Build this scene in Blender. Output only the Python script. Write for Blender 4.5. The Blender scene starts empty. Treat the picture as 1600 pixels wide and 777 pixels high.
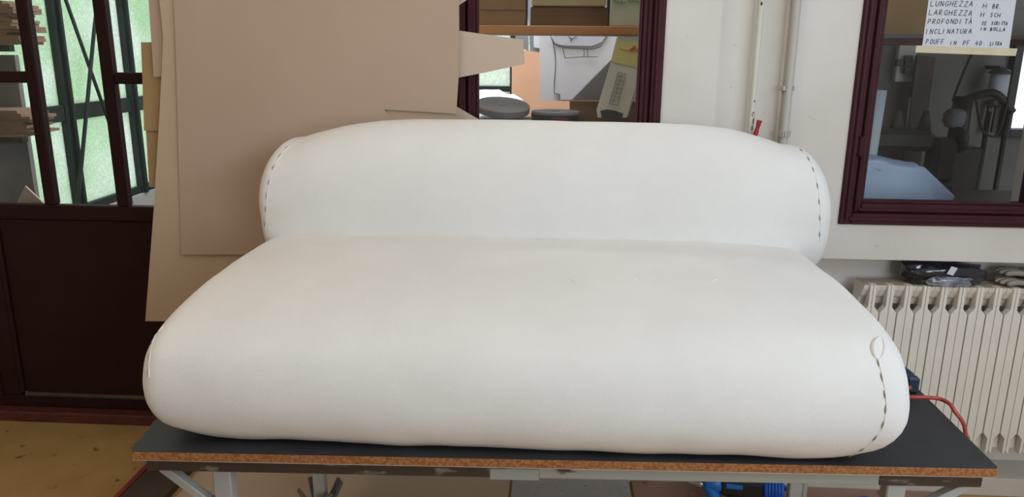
import bpy, bmesh, math, random
from mathutils import Vector, Matrix, noise

# ------------------------------------------------------------------ camera, world, lights, exposure
scene = bpy.context.scene
COL = scene.collection
R = math.radians
F, W, H, CZ = 1200.0, 1600.0, 777.0, 1.65
PITCH, YAW, ROLL = R(14.6), R(3.2), R(0.5)
fw = Vector((-math.sin(YAW)*math.cos(PITCH), math.cos(YAW)*math.cos(PITCH), -math.sin(PITCH)))
r0 = Vector((math.cos(YAW), math.sin(YAW), 0)); u0 = r0.cross(fw)
rt = r0*math.cos(ROLL) + u0*math.sin(ROLL); up = -r0*math.sin(ROLL) + u0*math.cos(ROLL)
CAM = Vector((0, 0, CZ))
cd = bpy.data.cameras.new('camera'); cd.sensor_width = 36; cd.lens = 36*F/W; cd.clip_start = .02
cam = bpy.data.objects.new('camera', cd); COL.objects.link(cam)
m3 = Matrix((rt, up, -fw)).transposed()
cam.matrix_world = Matrix.Translation(CAM) @ m3.to_4x4()
scene.camera = cam

wd = bpy.data.worlds.new('sky'); scene.world = wd; wd.use_nodes = True
bg = wd.node_tree.nodes['Background']
bg.inputs[0].default_value = (0.88, 0.94, 1.0, 1); bg.inputs[1].default_value = 1.7

def area(name, loc, aim, sx, sy, power, col):
    l = bpy.data.lights.new(name, 'AREA'); l.shape = 'RECTANGLE'; l.size = sx; l.size_y = sy
    l.energy = power; l.color = col
    o = bpy.data.objects.new(name, l); COL.objects.link(o); o.location = loc
    o.rotation_euler = (Vector(aim)-Vector(loc)).to_track_quat('-Z', 'Y').to_euler()
    return o
# daylight entering the workshop through its windows (right-hand wall and behind the photographer)
area('daylight_right_window', (2.34, 0.45, 2.48), (.3, 1.9, 1.0), 1.9, .68, 27, (0.70, 0.85, 1.0))
area('daylight_rear_window', (1.62, -1.45, 1.80), (.6, 2.6, 1.0), 1.25, 1.2, 35, (0.84, 0.92, 1.0))
area('added_overhead_fill', (-0.2, 1.85, 2.955), (-0.2, 1.85, 0), 1.2, .4, 6.5, (1.0, 0.92, 0.80))  # unseen overhead lamp added to lift the seat top
area('added_warm_fill_left', (-1.7, 0.9, 2.955), (-1.7, 0.9, 0), .4, 1.2, 13, (1.0, 0.84, 0.62))  # unseen lamp added to warm up the left side
area('added_annex_fill', (-1.1, 4.55, 2.66), (-1.1, 4.55, 0), 2.6, 1.1, 45, (0.92, 0.97, 1.0))  # added overhead fill for the annex, no skylight known there
area('added_annex_front_fill', (-.35, 3.45, 2.66), (.1, 3.85, 1.4), 1.5, .45, 24, (0.92, 0.95, 1.0))  # second added fill, brightens the fronts of the white templates

vs = scene.view_settings
vs.view_transform = 'Standard'; vs.look = 'None'; vs.gamma = 1; vs.exposure = -0.06; vs.use_curve_mapping = False

def ray(x, y): return fw + rt*((x-W/2)/F) - up*((y-H/2)/F)
def onY(x, y, Y): d = ray(x, y); return CAM + d*(Y/d.y)
def onZ(x, y, Z): d = ray(x, y); return CAM + d*((Z-CZ)/d.z)

# ------------------------------------------------------------------ materials
def mat(name, col, rough=.7, col2=None, nscale=8.0, bump=0.0, bscale=60.0, metal=0.0, spec=.5, coat=0.0,
        stretch=(1, 1, 1), detail=4.0, lo=.35, hi=.65, trans=0.0, specks=None):
    m = bpy.data.materials.new(name); m.use_nodes = True
    nt = m.node_tree; b = nt.nodes['Principled BSDF']
    b.inputs['Base Color'].default_value = (*col, 1); b.inputs['Roughness'].default_value = rough
    b.inputs['Metallic'].default_value = metal; b.inputs['Specular IOR Level'].default_value = spec
    b.inputs['Coat Weight'].default_value = coat
    if trans: b.inputs['Transmission Weight'].default_value = trans
    tc = nt.nodes.new('ShaderNodeTexCoord'); mp = nt.nodes.new('ShaderNodeMapping')
    mp.inputs['Scale'].default_value = stretch
    nt.links.new(tc.outputs['Object'], mp.inputs['Vector'])
    if col2:
        n = nt.nodes.new('ShaderNodeTexNoise'); n.inputs['Scale'].default_value = nscale; n.inputs['Detail'].default_value = detail
        nt.links.new(mp.outputs['Vector'], n.inputs['Vector'])
        cr = nt.nodes.new('ShaderNodeValToRGB'); cr.color_ramp.elements[0].position = lo; cr.color_ramp.elements[1].position = hi
        cr.color_ramp.elements[0].color = (*col, 1); cr.color_ramp.elements[1].color = (*col2, 1)
        nt.links.new(n.outputs['Fac'], cr.inputs['Fac']); nt.links.new(cr.outputs['Color'], b.inputs['Base Color'])
        if specks:                                             # worn-in dirt spots: (colour, noise scale, threshold)
            sn = nt.nodes.new('ShaderNodeTexNoise'); sn.inputs['Scale'].default_value = specks[1]; sn.inputs['Detail'].default_value = 5
            nt.links.new(mp.outputs['Vector'], sn.inputs['Vector'])
            sr = nt.nodes.new('ShaderNodeMapRange'); sr.inputs[1].default_value = specks[2]; sr.inputs[2].default_value = specks[2]+.06; sr.inputs[4].default_value = .75
            nt.links.new(sn.outputs['Fac'], sr.inputs[0])
            sx = nt.nodes.new('ShaderNodeMix'); sx.data_type = 'RGBA'; sx.inputs[7].default_value = (*specks[0], 1)
            nt.links.new(sr.outputs[0], sx.inputs[0]); nt.links.new(cr.outputs['Color'], sx.inputs[6]); nt.links.new(sx.outputs[2], b.inputs['Base Color'])
    if bump:
        n2 = nt.nodes.new('ShaderNodeTexNoise'); n2.inputs['Scale'].default_value = bscale; n2.inputs['Detail'].default_value = 3
        nt.links.new(mp.outputs['Vector'], n2.inputs['Vector'])
        bp = nt.nodes.new('ShaderNodeBump'); bp.inputs['Strength'].default_value = bump; bp.inputs['Distance'].default_value = .004
        nt.links.new(n2.outputs['Fac'], bp.inputs['Height']); nt.links.new(bp.outputs['Normal'], b.inputs['Normal'])
    return m

def glass_mat(name, tint=(1, 1, 1), refl=.06, rough=.0):
    m = bpy.data.materials.new(name); m.use_nodes = True; nt = m.node_tree
    nt.nodes.remove(nt.nodes['Principled BSDF']); out = nt.nodes['Material Output']
    t = nt.nodes.new('ShaderNodeBsdfTransparent'); t.inputs[0].default_value = (*tint, 1)
    g = nt.nodes.new('ShaderNodeBsdfGlossy'); g.inputs['Roughness'].default_value = rough
    mx = nt.nodes.new('ShaderNodeMixShader'); mx.inputs[0].default_value = refl
    nt.links.new(t.outputs[0], mx.inputs[1]); nt.links.new(g.outputs[0], mx.inputs[2]); nt.links.new(mx.outputs[0], out.inputs[0])
    return m

def frosted_mat(name, c1, c2):
    m = bpy.data.materials.new(name); m.use_nodes = True; nt = m.node_tree
    nt.nodes.remove(nt.nodes['Principled BSDF']); out = nt.nodes['Material Output']
    tc = nt.nodes.new('ShaderNodeTexCoord')
    n = nt.nodes.new('ShaderNodeTexNoise'); n.inputs['Scale'].default_value = 2.2; n.inputs['Detail'].default_value = 2
    n2 = nt.nodes.new('ShaderNodeTexVoronoi'); n2.inputs['Scale'].default_value = 75
    nt.links.new(tc.outputs['Object'], n.inputs['Vector']); nt.links.new(tc.outputs['Object'], n2.inputs['Vector'])
    cr = nt.nodes.new('ShaderNodeValToRGB'); cr.color_ramp.elements[0].position = .4; cr.color_ramp.elements[1].position = .62
    cr.color_ramp.elements[0].color = (*c1, 1); cr.color_ramp.elements[1].color = (*c2, 1)
    nt.links.new(n.outputs['Fac'], cr.inputs['Fac'])
    mr = nt.nodes.new('ShaderNodeMapRange'); mr.inputs[1].default_value = 0; mr.inputs[2].default_value = .8
    mr.inputs[3].default_value = .72; mr.inputs[4].default_value = 1.0
    nt.links.new(n2.outputs['Distance'], mr.inputs[0])
    mul = nt.nodes.new('ShaderNodeMix'); mul.data_type = 'RGBA'; mul.blend_type = 'MULTIPLY'; mul.inputs[0].default_value = 1
    nt.links.new(cr.outputs['Color'], mul.inputs[6]); nt.links.new(mr.outputs[0], mul.inputs[7])
    t = nt.nodes.new('ShaderNodeBsdfTranslucent'); d = nt.nodes.new('ShaderNodeBsdfDiffuse')
    nt.links.new(mul.outputs[2], t.inputs[0]); nt.links.new(mul.outputs[2], d.inputs[0])
    mx = nt.nodes.new('ShaderNodeMixShader'); mx.inputs[0].default_value = .12
    nt.links.new(t.outputs[0], mx.inputs[1]); nt.links.new(d.outputs[0], mx.inputs[2]); nt.links.new(mx.outputs[0], out.inputs[0])
    return m

M = {}
M['fabric'] = mat('white_wadding', (.79, .782, .765), .95, (.82, .812, .795), 6, .3, 600, spec=.12)
M['stitch'] = mat('grey_stitch_thread', (.30, .29, .26), .9)  # even grey thread colour
M['wall'] = mat('wall_paint', (.66, .62, .57), .85, (.72, .69, .65), 3.0, .12, 40, specks=((.40, .36, .32), 22, .72))
M['wall_dim'] = mat('storeroom_wall_shade', (.15, .145, .132), .9, (.19, .18, .165), 3.0)  # darker copy of the annex wall, the room's dimness put into the colour
M['wall_inner'] = mat('annex_wall_paint', (.42, .41, .39), .9, (.48, .47, .45), 3.0)
M['ceiling'] = mat('ceiling_paint', (.72, .70, .66), .9)
M['floor'] = mat('tan_linoleum', (.40, .235, .085), .55, (.47, .285, .11), 5, .1, 30, specks=((.10, .055, .02), 14, .64))
M['burgundy'] = mat('burgundy_gloss_paint', (.046, .010, .014), .55, (.058, .013, .019), 10, .1, 40, spec=.22)
M['door_paint'] = mat('dark_burgundy_paint', (.022, .005, .005), .65, (.027, .007, .007), 6, .1, 25, spec=.2)
M['redtrim'] = mat('worn_red_paint', (.070, .013, .010), .7, (.12, .022, .016), 22, .3, 40)
M['red_edge'] = mat('red_edge_paint', (.28, .03, .03), .5, (.18, .03, .03), 20)
M['dark_plank'] = mat('dark_stained_plank', (.05, .032, .02), .6, (.075, .05, .032), 12, stretch=(1, .2, 1))
M['card'] = mat('grey_cardboard', (.46, .345, .26), .85, (.48, .365, .275), 2.0, .05, 60)
M['card2'] = mat('buff_cardboard', (.50, .385, .28), .85, (.52, .40, .29), 2.0, .05, 60)
M['card3'] = mat('brown_cardboard', (.36, .235, .11), .85, (.40, .265, .13), 5, .05, 60)
M['cardedge'] = mat('cardboard_light', (.56, .45, .36), .85)
M['laminate'] = mat('charcoal_laminate', (.030, .031, .034), .42, (.038, .039, .043), 20, .05, 80)
M['chip'] = mat('particleboard', (.24, .085, .022), .85, (.40, .17, .06), 140, .4, 150, lo=.38, hi=.62)
M['steel'] = mat('grey_painted_steel', (.36, .36, .34), .5, (.42, .42, .40), 12)
M['rail'] = mat('chipped_rail_paint', (.33, .33, .29), .5, (.05, .04, .03), 14, .2, 60, stretch=(.35, 1, 1.2), lo=.62, hi=.66, detail=8)
M['rail_dark'] = mat('dark_worn_rail_paint', (.050, .036, .026), .45, (.20, .17, .13), 26, .2, 60, stretch=(.5, 1, 1.5), lo=.60, hi=.68, detail=8)
M['lip'] = mat('pale_rail_lip', (.55, .52, .45), .5, (.42, .38, .32), 20)
M['radiator'] = mat('radiator_enamel', (.78, .74, .66), .45, (.82, .78, .70), 6, .08, 60)
M['rad_dust'] = mat('radiator_dusty_enamel', (.42, .33, .24), .7, (.50, .42, .33), 20)
M['pipe'] = mat('cream_pipe_paint', (.66, .63, .56), .5, (.62, .59, .52), 14)
M['pipe2'] = mat('grey_pipe_paint', (.46, .44, .40), .45)
M['rust'] = mat('bare_rust', (.05, .035, .03), .8, (.16, .12, .10), 60)
M['red_plastic'] = mat('red_plastic', (.35, .015, .02), .4)
M['glass'] = glass_mat('window_glass', (.95, .96, .96), .022)
M['glass_dim'] = glass_mat('dusty_window_glass', (.92, .93, .93), .02, .02)
M['frost'] = frosted_mat('patterned_glass_foliage_tint', (.72, .87, .66), (.90, .96, .87))  # green mottle painted in for foliage light behind obscured glass
M['frost_white'] = frosted_mat('pale_patterned_glass', (.90, .94, .84), (.95, .97, .92))
M['green_steel'] = mat('dark_green_steel', (.010, .020, .017), .6, (.016, .030, .025), 12, spec=.25)
M['ply'] = mat('plywood_board', (.26, .165, .10), .8, (.33, .22, .14), 10, stretch=(1, 1, 6))
M['grey_panel'] = mat('grey_plaster_panel', (.19, .17, .165), .85, (.24, .22, .21), 8)
M['shelfwood'] = mat('pine_shelf', (.34, .13, .03), .55, (.42, .18, .05), 4, stretch=(1, 6, 6))
M['box1'] = mat('brown_carton', (.17, .09, .035), .85, (.20, .11, .045), 6)
M['box2'] = mat('tan_carton', (.30, .225, .11), .85, (.34, .26, .13), 6)
M['box4'] = mat('orange_tan_carton', (.46, .28, .11), .85, (.50, .31, .13), 6)
M['box3'] = mat('pale_green_carton', (.36, .39, .28), .85, (.40, .43, .32), 6)
M['green_ink'] = mat('green_print', (.15, .28, .05), .8)
M['white_card'] = mat('white_pattern_card', (.74, .74, .78), .85, (.78, .78, .82), 2)
M['lilac_card'] = mat('pale_lilac_card', (.60, .61, .70), .85)
M['line_shadow'] = mat('black_line_and_shadow', (.03, .03, .035), .8)  # for insert outlines and painted shadows between templates
M['pink'] = mat('salmon_panel', (.66, .36, .22), .8, (.58, .31, .19), 3)
M['grey_card'] = mat('grey_template_card', (.27, .28, .29), .85)
M['sheetwhite'] = mat('white_foam_sheet', (.85, .85, .87), .8)
M['disc'] = mat('grey_roll', (.16, .15, .145), .75, (.20, .19, .18), 10)
M['black'] = mat('black_plastic', (.012, .012, .013), .45)
M['maroon'] = mat('maroon_label', (.10, .02, .04), .6)
M['carton_white'] = mat('off_white_carton', (.46, .45, .37), .8, (.50, .49, .41), 5)
M['carton_yellow'] = mat('yellow_tape', (.48, .43, .14), .5)
M['red_ink'] = mat('red_print', (.45, .05, .03), .7)
M['dark_ink'] = mat('dark_print', (.05, .05, .05), .7)
M['paper'] = mat('white_paper', (.66, .68, .73), .8)
M['tape'] = mat('masking_tape', (.62, .56, .38), .75, (.68, .62, .44), 14)
M['ink'] = mat('black_pen', (.05, .05, .08), .7)
M['ink_blue'] = mat('blue_pen', (.07, .07, .20), .7)
M['bluebag'] = mat('pale_blue_plastic', (.42, .53, .74), .35, (.52, .62, .80), 6, .2, 20, coat=.1)
M['whiteroll'] = mat('white_roll', (.52, .56, .62), .8)
M['darkwood'] = mat('dark_board', (.055, .036, .022), .7, (.08, .052, .034), 6)
M['machine'] = mat('dark_machine', (.020, .019, .018), .5, (.04, .036, .03), 8)
M['greymetal'] = mat('dull_grey_metal', (.16, .16, .16), .45, metal=.4)
M['frame_dark'] = mat('dark_window_frame', (.018, .014, .014), .45)
M['plasticwrap'] = mat('dark_cloth_in_clear_plastic', (.006, .006, .010), .16, (.022, .024, .045), 10, .5, 45, coat=.9)
M['clearwrap'] = mat('crumpled_clear_plastic', (.34, .36, .42), .15, (.10, .11, .15), 30, .8, 60, coat=1)
M['glove'] = mat('dusty_glove_leather', (.30, .265, .22), .9, (.36, .32, .27), 14, .3, 60)
M['glove_dark'] = mat('dark_glove_cuff', (.02, .018, .018), .9)
M['blue_tool'] = mat('blue_tool_plastic', (.015, .16, .55), .35)
M['navy_tool'] = mat('navy_tool_body', (.012, .03, .06), .4)
M['red_hose'] = mat('red_air_hose', (.42, .05, .04), .4)
M['blue_hose'] = mat('blue_coiled_hose', (.01, .12, .60), .25)
M['silver'] = mat('bare_metal', (.5, .5, .5), .35, metal=.9)
M['speckle'] = mat('speckled_pale_board', (.44, .42, .41), .8, (.40, .38, .37), 30, specks=((.10, .09, .08), 60, .66))
M['terracotta'] = mat('terracotta_board', (.32, .19, .14), .8, (.36, .22, .165), 5, specks=((.14, .07, .045), 9, .62))
M['skirting'] = mat('pale_skirting', (.55, .50, .43), .7, (.60, .55, .48), 8)
M['white_pole'] = mat('white_pole', (.6, .61, .62), .4)

# ------------------------------------------------------------------ mesh helpers
def link(name, me, m, parent=None, smooth=False):
    o = bpy.data.objects.new(name, me); COL.objects.link(o)
    if m is not None and not me.materials: me.materials.append(M[m] if isinstance(m, str) else m)
    if parent is not None: o.parent = parent
    if smooth:
        for p in me.polygons: p.use_smooth = True
    return o
def frombm(name, bm, m, parent=None, smooth=False):
    bmesh.ops.recalc_face_normals(bm, faces=bm.faces[:])
    me = bpy.data.meshes.new(name); bm.to_mesh(me); bm.free()
    return link(name, me, m, parent, smooth)
def tag(o, label, cat, group=None):
    o['label'] = label; o['category'] = cat
    if group: o['group'] = group
    return o
def struct(o): o['kind'] = 'structure'; return o
def empty(name, loc=(0, 0, 0), rz=0):
    o = bpy.data.objects.new(name, None); COL.objects.link(o); o.location = loc; o.rotation_euler = (0, 0, rz)
    o.empty_display_size = .05; return o
def thing(name, loc, label, cat, group=None, rz=0): return tag(empty(name, loc, rz), label, cat, group)

def bm_box(bm, lo, hi, mtx=None):
    x0, y0, z0 = lo; x1, y1, z1 = hi
    vs_ = [bm.verts.new(p) for p in ((x0,y0,z0),(x1,y0,z0),(x1,y1,z0),(x0,y1,z0),(x0,y0,z1),(x1,y0,z1),(x1,y1,z1),(x0,y1,z1))]
    if mtx is not None:
        for v in vs_: v.co = mtx @ v.co
    for f in ((0,3,2,1),(4,5,6,7),(0,1,5,4),(1,2,6,5),(2,3,7,6),(3,0,4,7)): bm.faces.new([vs_[i] for i in f])
    return vs_
def bevel(bm, w, seg=1):
    es = [e for e in bm.edges if len(e.link_faces) == 2 and e.calc_face_angle(0) > .6]
    if w > 0: bmesh.ops.bevel(bm, geom=es, offset=w, segments=seg, affect='EDGES', profile=.5)
def box(name, lo, hi, m, parent=None, bev=.002, mtx=None):
    bm = bmesh.new(); bm_box(bm, lo, hi, mtx); bmesh.ops.recalc_face_normals(bm, faces=bm.faces[:]); bevel(bm, bev)
    return frombm(name, bm, m, parent)
def boxes(name, L, m, parent=None, bev=.002):
    bm = bmesh.new()
    for lo, hi in L: bm_box(bm, lo, hi)
    bmesh.ops.recalc_face_normals(bm, faces=bm.faces[:]); bevel(bm, bev)
    return frombm(name, bm, m, parent)
def prism(name, pts, n, m, parent=None, bev=0):
    """closed polygon pts (3-D, planar-ish) extruded along vector n"""
    bm = bmesh.new(); n = Vector(n)
    a = [bm.verts.new(p) for p in pts]; b = [bm.verts.new(Vector(p)+n) for p in pts]
    bm.faces.new(a); bm.faces.new(b[::-1]); k = len(pts)
    for i in range(k): bm.faces.new((a[i], b[i], b[(i+1) % k], a[(i+1) % k]))
    bmesh.ops.recalc_face_normals(bm, faces=bm.faces[:])
    if bev: bevel(bm, bev)
    return frombm(name, bm, m, parent)
def bm_tube(bm, pts, rad, seg=10, cap=True):
    pts = [Vector(p) for p in pts]; n = len(pts)
    if not hasattr(rad, '__len__'): rad = [rad]*n
    rings = []; prev = None
    for i, p in enumerate(pts):
        t = (pts[min(i+1, n-1)] - pts[max(i-1, 0)]).normalized()
        if prev is None:
            a = t.cross(Vector((0, 0, 1)) if abs(t.z) < .9 else Vector((1, 0, 0))).normalized()
        else: a = (prev - t*prev.dot(t)).normalized()
        prev = a; b = t.cross(a)
        rings.append([bm.verts.new(p + (a*math.cos(2*math.pi*k/seg) + b*math.sin(2*math.pi*k/seg))*rad[i]) for k in range(seg)])
    for i in range(n-1):
        for k in range(seg): bm.faces.new((rings[i][k], rings[i][(k+1) % seg], rings[i+1][(k+1) % seg], rings[i+1][k]))
    if cap: bm.faces.new(rings[0][::-1]); bm.faces.new(rings[-1])
def tube(name, pts, rad, m, parent=None, seg=10, smooth=True):
    bm = bmesh.new(); bm_tube(bm, pts, rad, seg); o = frombm(name, bm, m, parent, smooth); return o
def spline(pts, n=8, closed=False):
    pts = [Vector(p) for p in pts]; k = len(pts); out = []
    rng = range(k) if closed else range(k-1)
    for i in rng:
        p0 = pts[(i-1) % k] if closed or i > 0 else pts[0]; p1 = pts[i]; p2 = pts[(i+1) % k]
        p3 = pts[(i+2) % k] if closed or i+2 < k else pts[-1]
        for j in range(n):
            t = j/n
            out.append(.5*((2*p1)+(-p0+p2)*t+(2*p0-5*p1+4*p2-p3)*t*t+(-p0+3*p1-3*p2+p3)*t**3))
    if not closed: out.append(pts[-1])
    return out
def ring_frame(name, x0, x1, z0, z1, w, y0, y1, m, parent=None, bev=.003):
    """rectangular frame with outer bounds and member width w, four mitred-looking members in one part"""
    return boxes(name, [((x0, y0, z0), (x0+w, y1, z1)), ((x1-w, y0, z0), (x1, y1, z1)),
                        ((x0+w, y0, z0), (x1-w, y1, z0+w)), ((x0+w, y0, z1-w), (x1-w, y1, z1))], m, parent, bev)

# ------------------------------------------------------------------ room shell
XL, XR, YF, ZC = -3.3, 2.4, -1.55, 3.0
YB = 2.72                                    # face of the window wall
struct(box('floor', (XL, YF, -.12), (XR, 3.3, 0), 'floor', bev=0))
struct(box('ceiling', (XL-.1, YF-.1, ZC), (XR+.1, 3.1, ZC+.1), 'ceiling', bev=0))
struct(box('wall_left', (XL-.1, YF, 0), (XL, 3.08, ZC), 'wall', bev=0))
# right wall with a window opening, front wall (behind the camera) with a window opening
struct(boxes('wall_right', [((XR, YF, 0), (XR+.1, 2.72, 2.12)), ((XR, YF, 2.84), (XR+.1, 2.72, ZC)),
                            ((XR, YF, 2.12), (XR+.1, -.55, 2.84)), ((XR, 1.45, 2.12), (XR+.1, 2.72, 2.84))], 'wall', bev=0))
struct(boxes('wall_front', [((XL, YF-.1, 0), (XR, YF, 1.18)), ((XL, YF-.1, 2.42), (XR, YF, ZC)),
                            ((XL, YF-.1, 1.18), (.98, YF, 2.42)), ((2.26, YF-.1, 1.18), (XR, YF, 2.42))], 'wall', bev=0))
# window wall: two window openings, shallow pipe chase between them, radiator niche under the right one
WX0 = -1.42
w1 = (-.36, .36, 1.06, 2.3); w2 = (1.003, 1.72, 1.058, 2.3)
T = .24
bmw = bmesh.new()
def wb(x0, x1, z0, z1, y0=YB, y1=YB+T): bm_box(bmw, (x0, y0, z0), (x1, y1, z1))
wb(WX0, w1[0], 0, ZC); wb(w1[0], w1[1], 0, w1[2]); wb(w1[0], w1[1], w1[3], ZC)
wb(w1[1], .545, 0, ZC); wb(.765, w2[0], .93, ZC)
wb(.545, .765, 0, ZC, YB+.035)                                   # chase back
wb(w2[0], w2[1], .93, w2[2]); wb(w2[0], w2[1], w2[3], ZC); wb(w2[1], XR+.1, .93, ZC)
wb(.765, .84, 0, .93); wb(.84, XR+.1, 0, .93, YB+.15)            # niche back wall
struct(frombm('wall_back', bmw, 'wall'))
struct(box('baseboard_niche', (.84, YB+.001, 0), (XR, YB+.15, .075), 'skirting'))
# return wall of the door recess and lintel over the door
struct(boxes('wall_recess', [((WX0, YB+T, 0), (WX0+.12, 3.16, ZC)), ((XL, 3.06, 2.35), (WX0, 3.16, ZC))], 'wall', bev=0))

# ------------------------------------------------------------------ windows of the window wall
def window(name, b, hinge_z):
    x0, x1, z0, z1 = b; g = .001
    w = struct(empty(name, ((x0+x1)/2, YB, z0)))
    def P(o): o.matrix_parent_inverse = w.matrix_world.inverted(); o.location -= w.location; return o
    fr = ring_frame('frame', x0+g, x1-g, z0+g, z1-g, .040, YB-.012, YB+.09, 'burgundy', bev=.004)
    l1 = ring_frame('frame_moulding', x0+.016, x1-.016, z0+.016, z1-.016, .014, YB-.022, YB-.011, 'burgundy', bev=.004)
    sa = ring_frame('sash', x0+.041, x1-.041, z0+.041, z1-.041, .034, YB+.002, YB+.06, 'burgundy', bev=.004)
    bd = ring_frame('sash_bead', x0+.048, x1-.048, z0+.048, z1-.048, .012, YB-.010, YB+.003, 'burgundy', bev=.004)
    gb = ring_frame('glazing_bead', x0+.0755, x1-.0755, z0+.0755, z1-.0755, .009, YB+.012, YB+.05, 'burgundy', bev=.002)
    pn = box('pane', (x0+.077, YB+.027, z0+.077), (x1-.077, YB+.031, z1-.077), 'glass', bev=0)
    ch = [fr, l1, sa, bd, gb, pn]
    for hx, hz in hinge_z:
        bm = bmesh.new(); bm_tube(bm, [(hx, YB-.026, hz-.028), (hx, YB-.026, hz+.028)], .009, 10)
        bm_tube(bm, [(hx, YB-.026, hz-.034), (hx, YB-.026, hz-.028)], .006, 8); bm_tube(bm, [(hx, YB-.026, hz+.028), (hx, YB-.026, hz+.034)], .006, 8)
        bm_box(bm, (hx-.014, YB-.022, hz-.026), (hx+.016, YB-.009, hz+.026))
        ch.append(frombm('hinge', bm, 'burgundy'))
    for o in ch: o.parent = w; o.location = -w.location
    return w
window('window_1', w1, [])
hz = onY(1322, 228, YB-.02)
window('window_2', w2, [(w2[0]+.040, hz.z), (w2[0]+.040, hz.z+.8)])

# ------------------------------------------------------------------ glazed door at the left, with threshold
DY = 3.08
d = struct(empty('door_1', (-2.0, DY, 0)))
def dp(o): o.parent = d; o.location = -d.location; return o
mx = [(-2.49, -2.44), (-2.163, -2.115), (-1.845, -1.795), (-1.53, -1.48)]
for xa, xb in mx: dp(box('mullion', (xa, DY, .99), (xb, DY+.045, 2.34), 'door_paint', bev=.006))
for i in range(3):
    for za, zb in (((1.497, 1.543), (2.06, 2.10)) if i != 1 else ((2.06, 2.10),)):
        dp(box('glazing_bar', (mx[i][1]+.0005, DY+.005, za), (mx[i+1][0]-.0005, DY+.04, zb), 'door_paint', bev=.006))
    for za, zb in (((.99, 1.497), (1.543, 2.06)) if i != 1 else ((.99, 2.06),)):
        dp(box('pane', (mx[i][1]-.004, DY+.02, za-.003), (mx[i+1][0]+.004, DY+.0235, zb+.003), 'glass_dim', bev=0))
dp(box('rail', (-2.49, DY, .925), (-1.44, DY+.045, .99), 'door_paint', bev=.005))
dp(box('lower_panel', (-2.385, DY+.012, .10), (-1.44, DY+.035, .925), 'door_paint', bev=.003))
dp(box('stile', (-2.49, DY, .10), (-2.405, DY+.045, .925), 'door_paint', bev=.006))
dp(box('panel_bead', (-2.405, DY-.004, .115), (-2.385, DY+.03, .925), 'door_paint', bev=.006))
dp(box('bottom_moulding', (-2.385, DY-.004, .10), (-1.44, DY+.03, .118), 'dark_plank', bev=.005))
dp(box('bottom_rail', (-2.49, DY, .05), (-1.44, DY+.045, .10), 'door_paint', bev=.003))
# fixed side leaf left of the mullion, continues out of the picture
dp(boxes('side_leaf', [((XL, DY, .05), (-2.492, DY+.045, .99)), ((XL, DY, .99), (XL+.06, DY+.045, 2.34)), ((-2.55, DY, .99), (-2.492, DY+.045, 2.34))], 'door_paint', bev=.004))
struct(box('trim_1', (XL, DY-.055, 0), (WX0-.002, DY+.06, .048), 'redtrim', bev=.006))
struct(boxes('trim_2', [((-1.58, 2.02, 0), (-1.42, 3.02, .035))], 'dark_plank', bev=.003))
o = struct(box('trim_3', (-1.60, 2.02, 0), (-1.581, 3.02, .040), 'red_edge', bev=.003))

# ------------------------------------------------------------------ annex behind the wall
AX0, AX1, AY, AZ = -3.0, 3.4, 6.0, 2.7
struct(boxes('floor_annex', [((XL, 3.3, -.12), (.88, AY+.1, 0)), ((.88, 3.3, -.12), (AX1+.1, 4.6, 0))], 'grey_panel', bev=0))
struct(boxes('ceiling_annex', [((XL-.1, 3.1, AZ), (-2.45, AY+.1, AZ+.1)), ((.25, 3.1, AZ), (.88, AY+.1, AZ+.1)), ((.88, 3.1, AZ), (AX1+.1, 4.6, AZ+.1)),
                               ((-2.45, 3.1, AZ), (.25, 3.22, AZ+.1)), ((-2.45, 3.68, AZ), (.25, 3.98, AZ+.1)), ((-2.45, 5.15, AZ), (.25, AY+.1, AZ+.1))], 'wall_inner', bev=0))  # unseen roof openings shaped for the added annex fills
# unseen partition added to keep the right half dark
struct(box('wall_added_partition', (.80, YB+T+.001, 0), (.88, AY, AZ), 'wall_inner', bev=0))
struct(box('wall_annex_far', (.30, AY, 0), (.80, AY+.1, AZ), 'wall_inner', bev=0))
# glazed left side wall, running away from the camera
gw = struct(empty('window_3', (AX0, 4.5, .0)))
def gp(o): o.parent = gw; o.location = -gw.location; return o
gp(box('dado', (AX0-.06, 3.1, 0), (AX0+.04, AY, .62), 'wall_inner', bev=.004))
ys = [3.15, 3.75, 4.58, 5.32, 5.98]
wd_ = [.06, .06, .085, .06, .06]
for y, w_ in zip(ys, wd_):
    gp(boxes('steel_post', [((AX0-.02, y-w_/2, .62), (AX0+.04, y+w_/2, AZ)), ((AX0+.04, y-.012, .62), (AX0+.065, y+.012, AZ))], 'green_steel', bev=.003))
for i in range(len(ys)-1):
    a_, b_ = ys[i]+wd_[i]/2, ys[i+1]-wd_[i+1]/2
    gp(box('steel_rail', (AX0-.015, a_, 1.20), (AX0+.03, b_, 1.295), 'green_steel', bev=.003))
    gp(box('steel_rail', (AX0-.015, a_, .62), (AX0+.03, b_, .67), 'green_steel', bev=.003))
    gp(box('patterned_pane', (AX0-.006, a_, .67), (AX0, b_, 1.20), 'frost', bev=0))
    gp(box('patterned_pane', (AX0-.006, a_, 1.295), (AX0, b_, AZ), 'frost', bev=0))
def gx(px, py, off=.07):                                     # point on the plane just inside the glazed wall
    dd = ray(px, py); return CAM + dd*((AX0+off)/dd.x)
gp(tube('brace_rod', [gx(95, -22), gx(162, 168), gx(172, 196)], .011, 'green_steel', seg=8))
gp(tube('brace_rod', [gx(155, -20, .085), gx(147, 48, .085), gx(122, 313, .085), gx(121, 330, .085)], .012, 'green_steel', seg=8))
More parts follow.
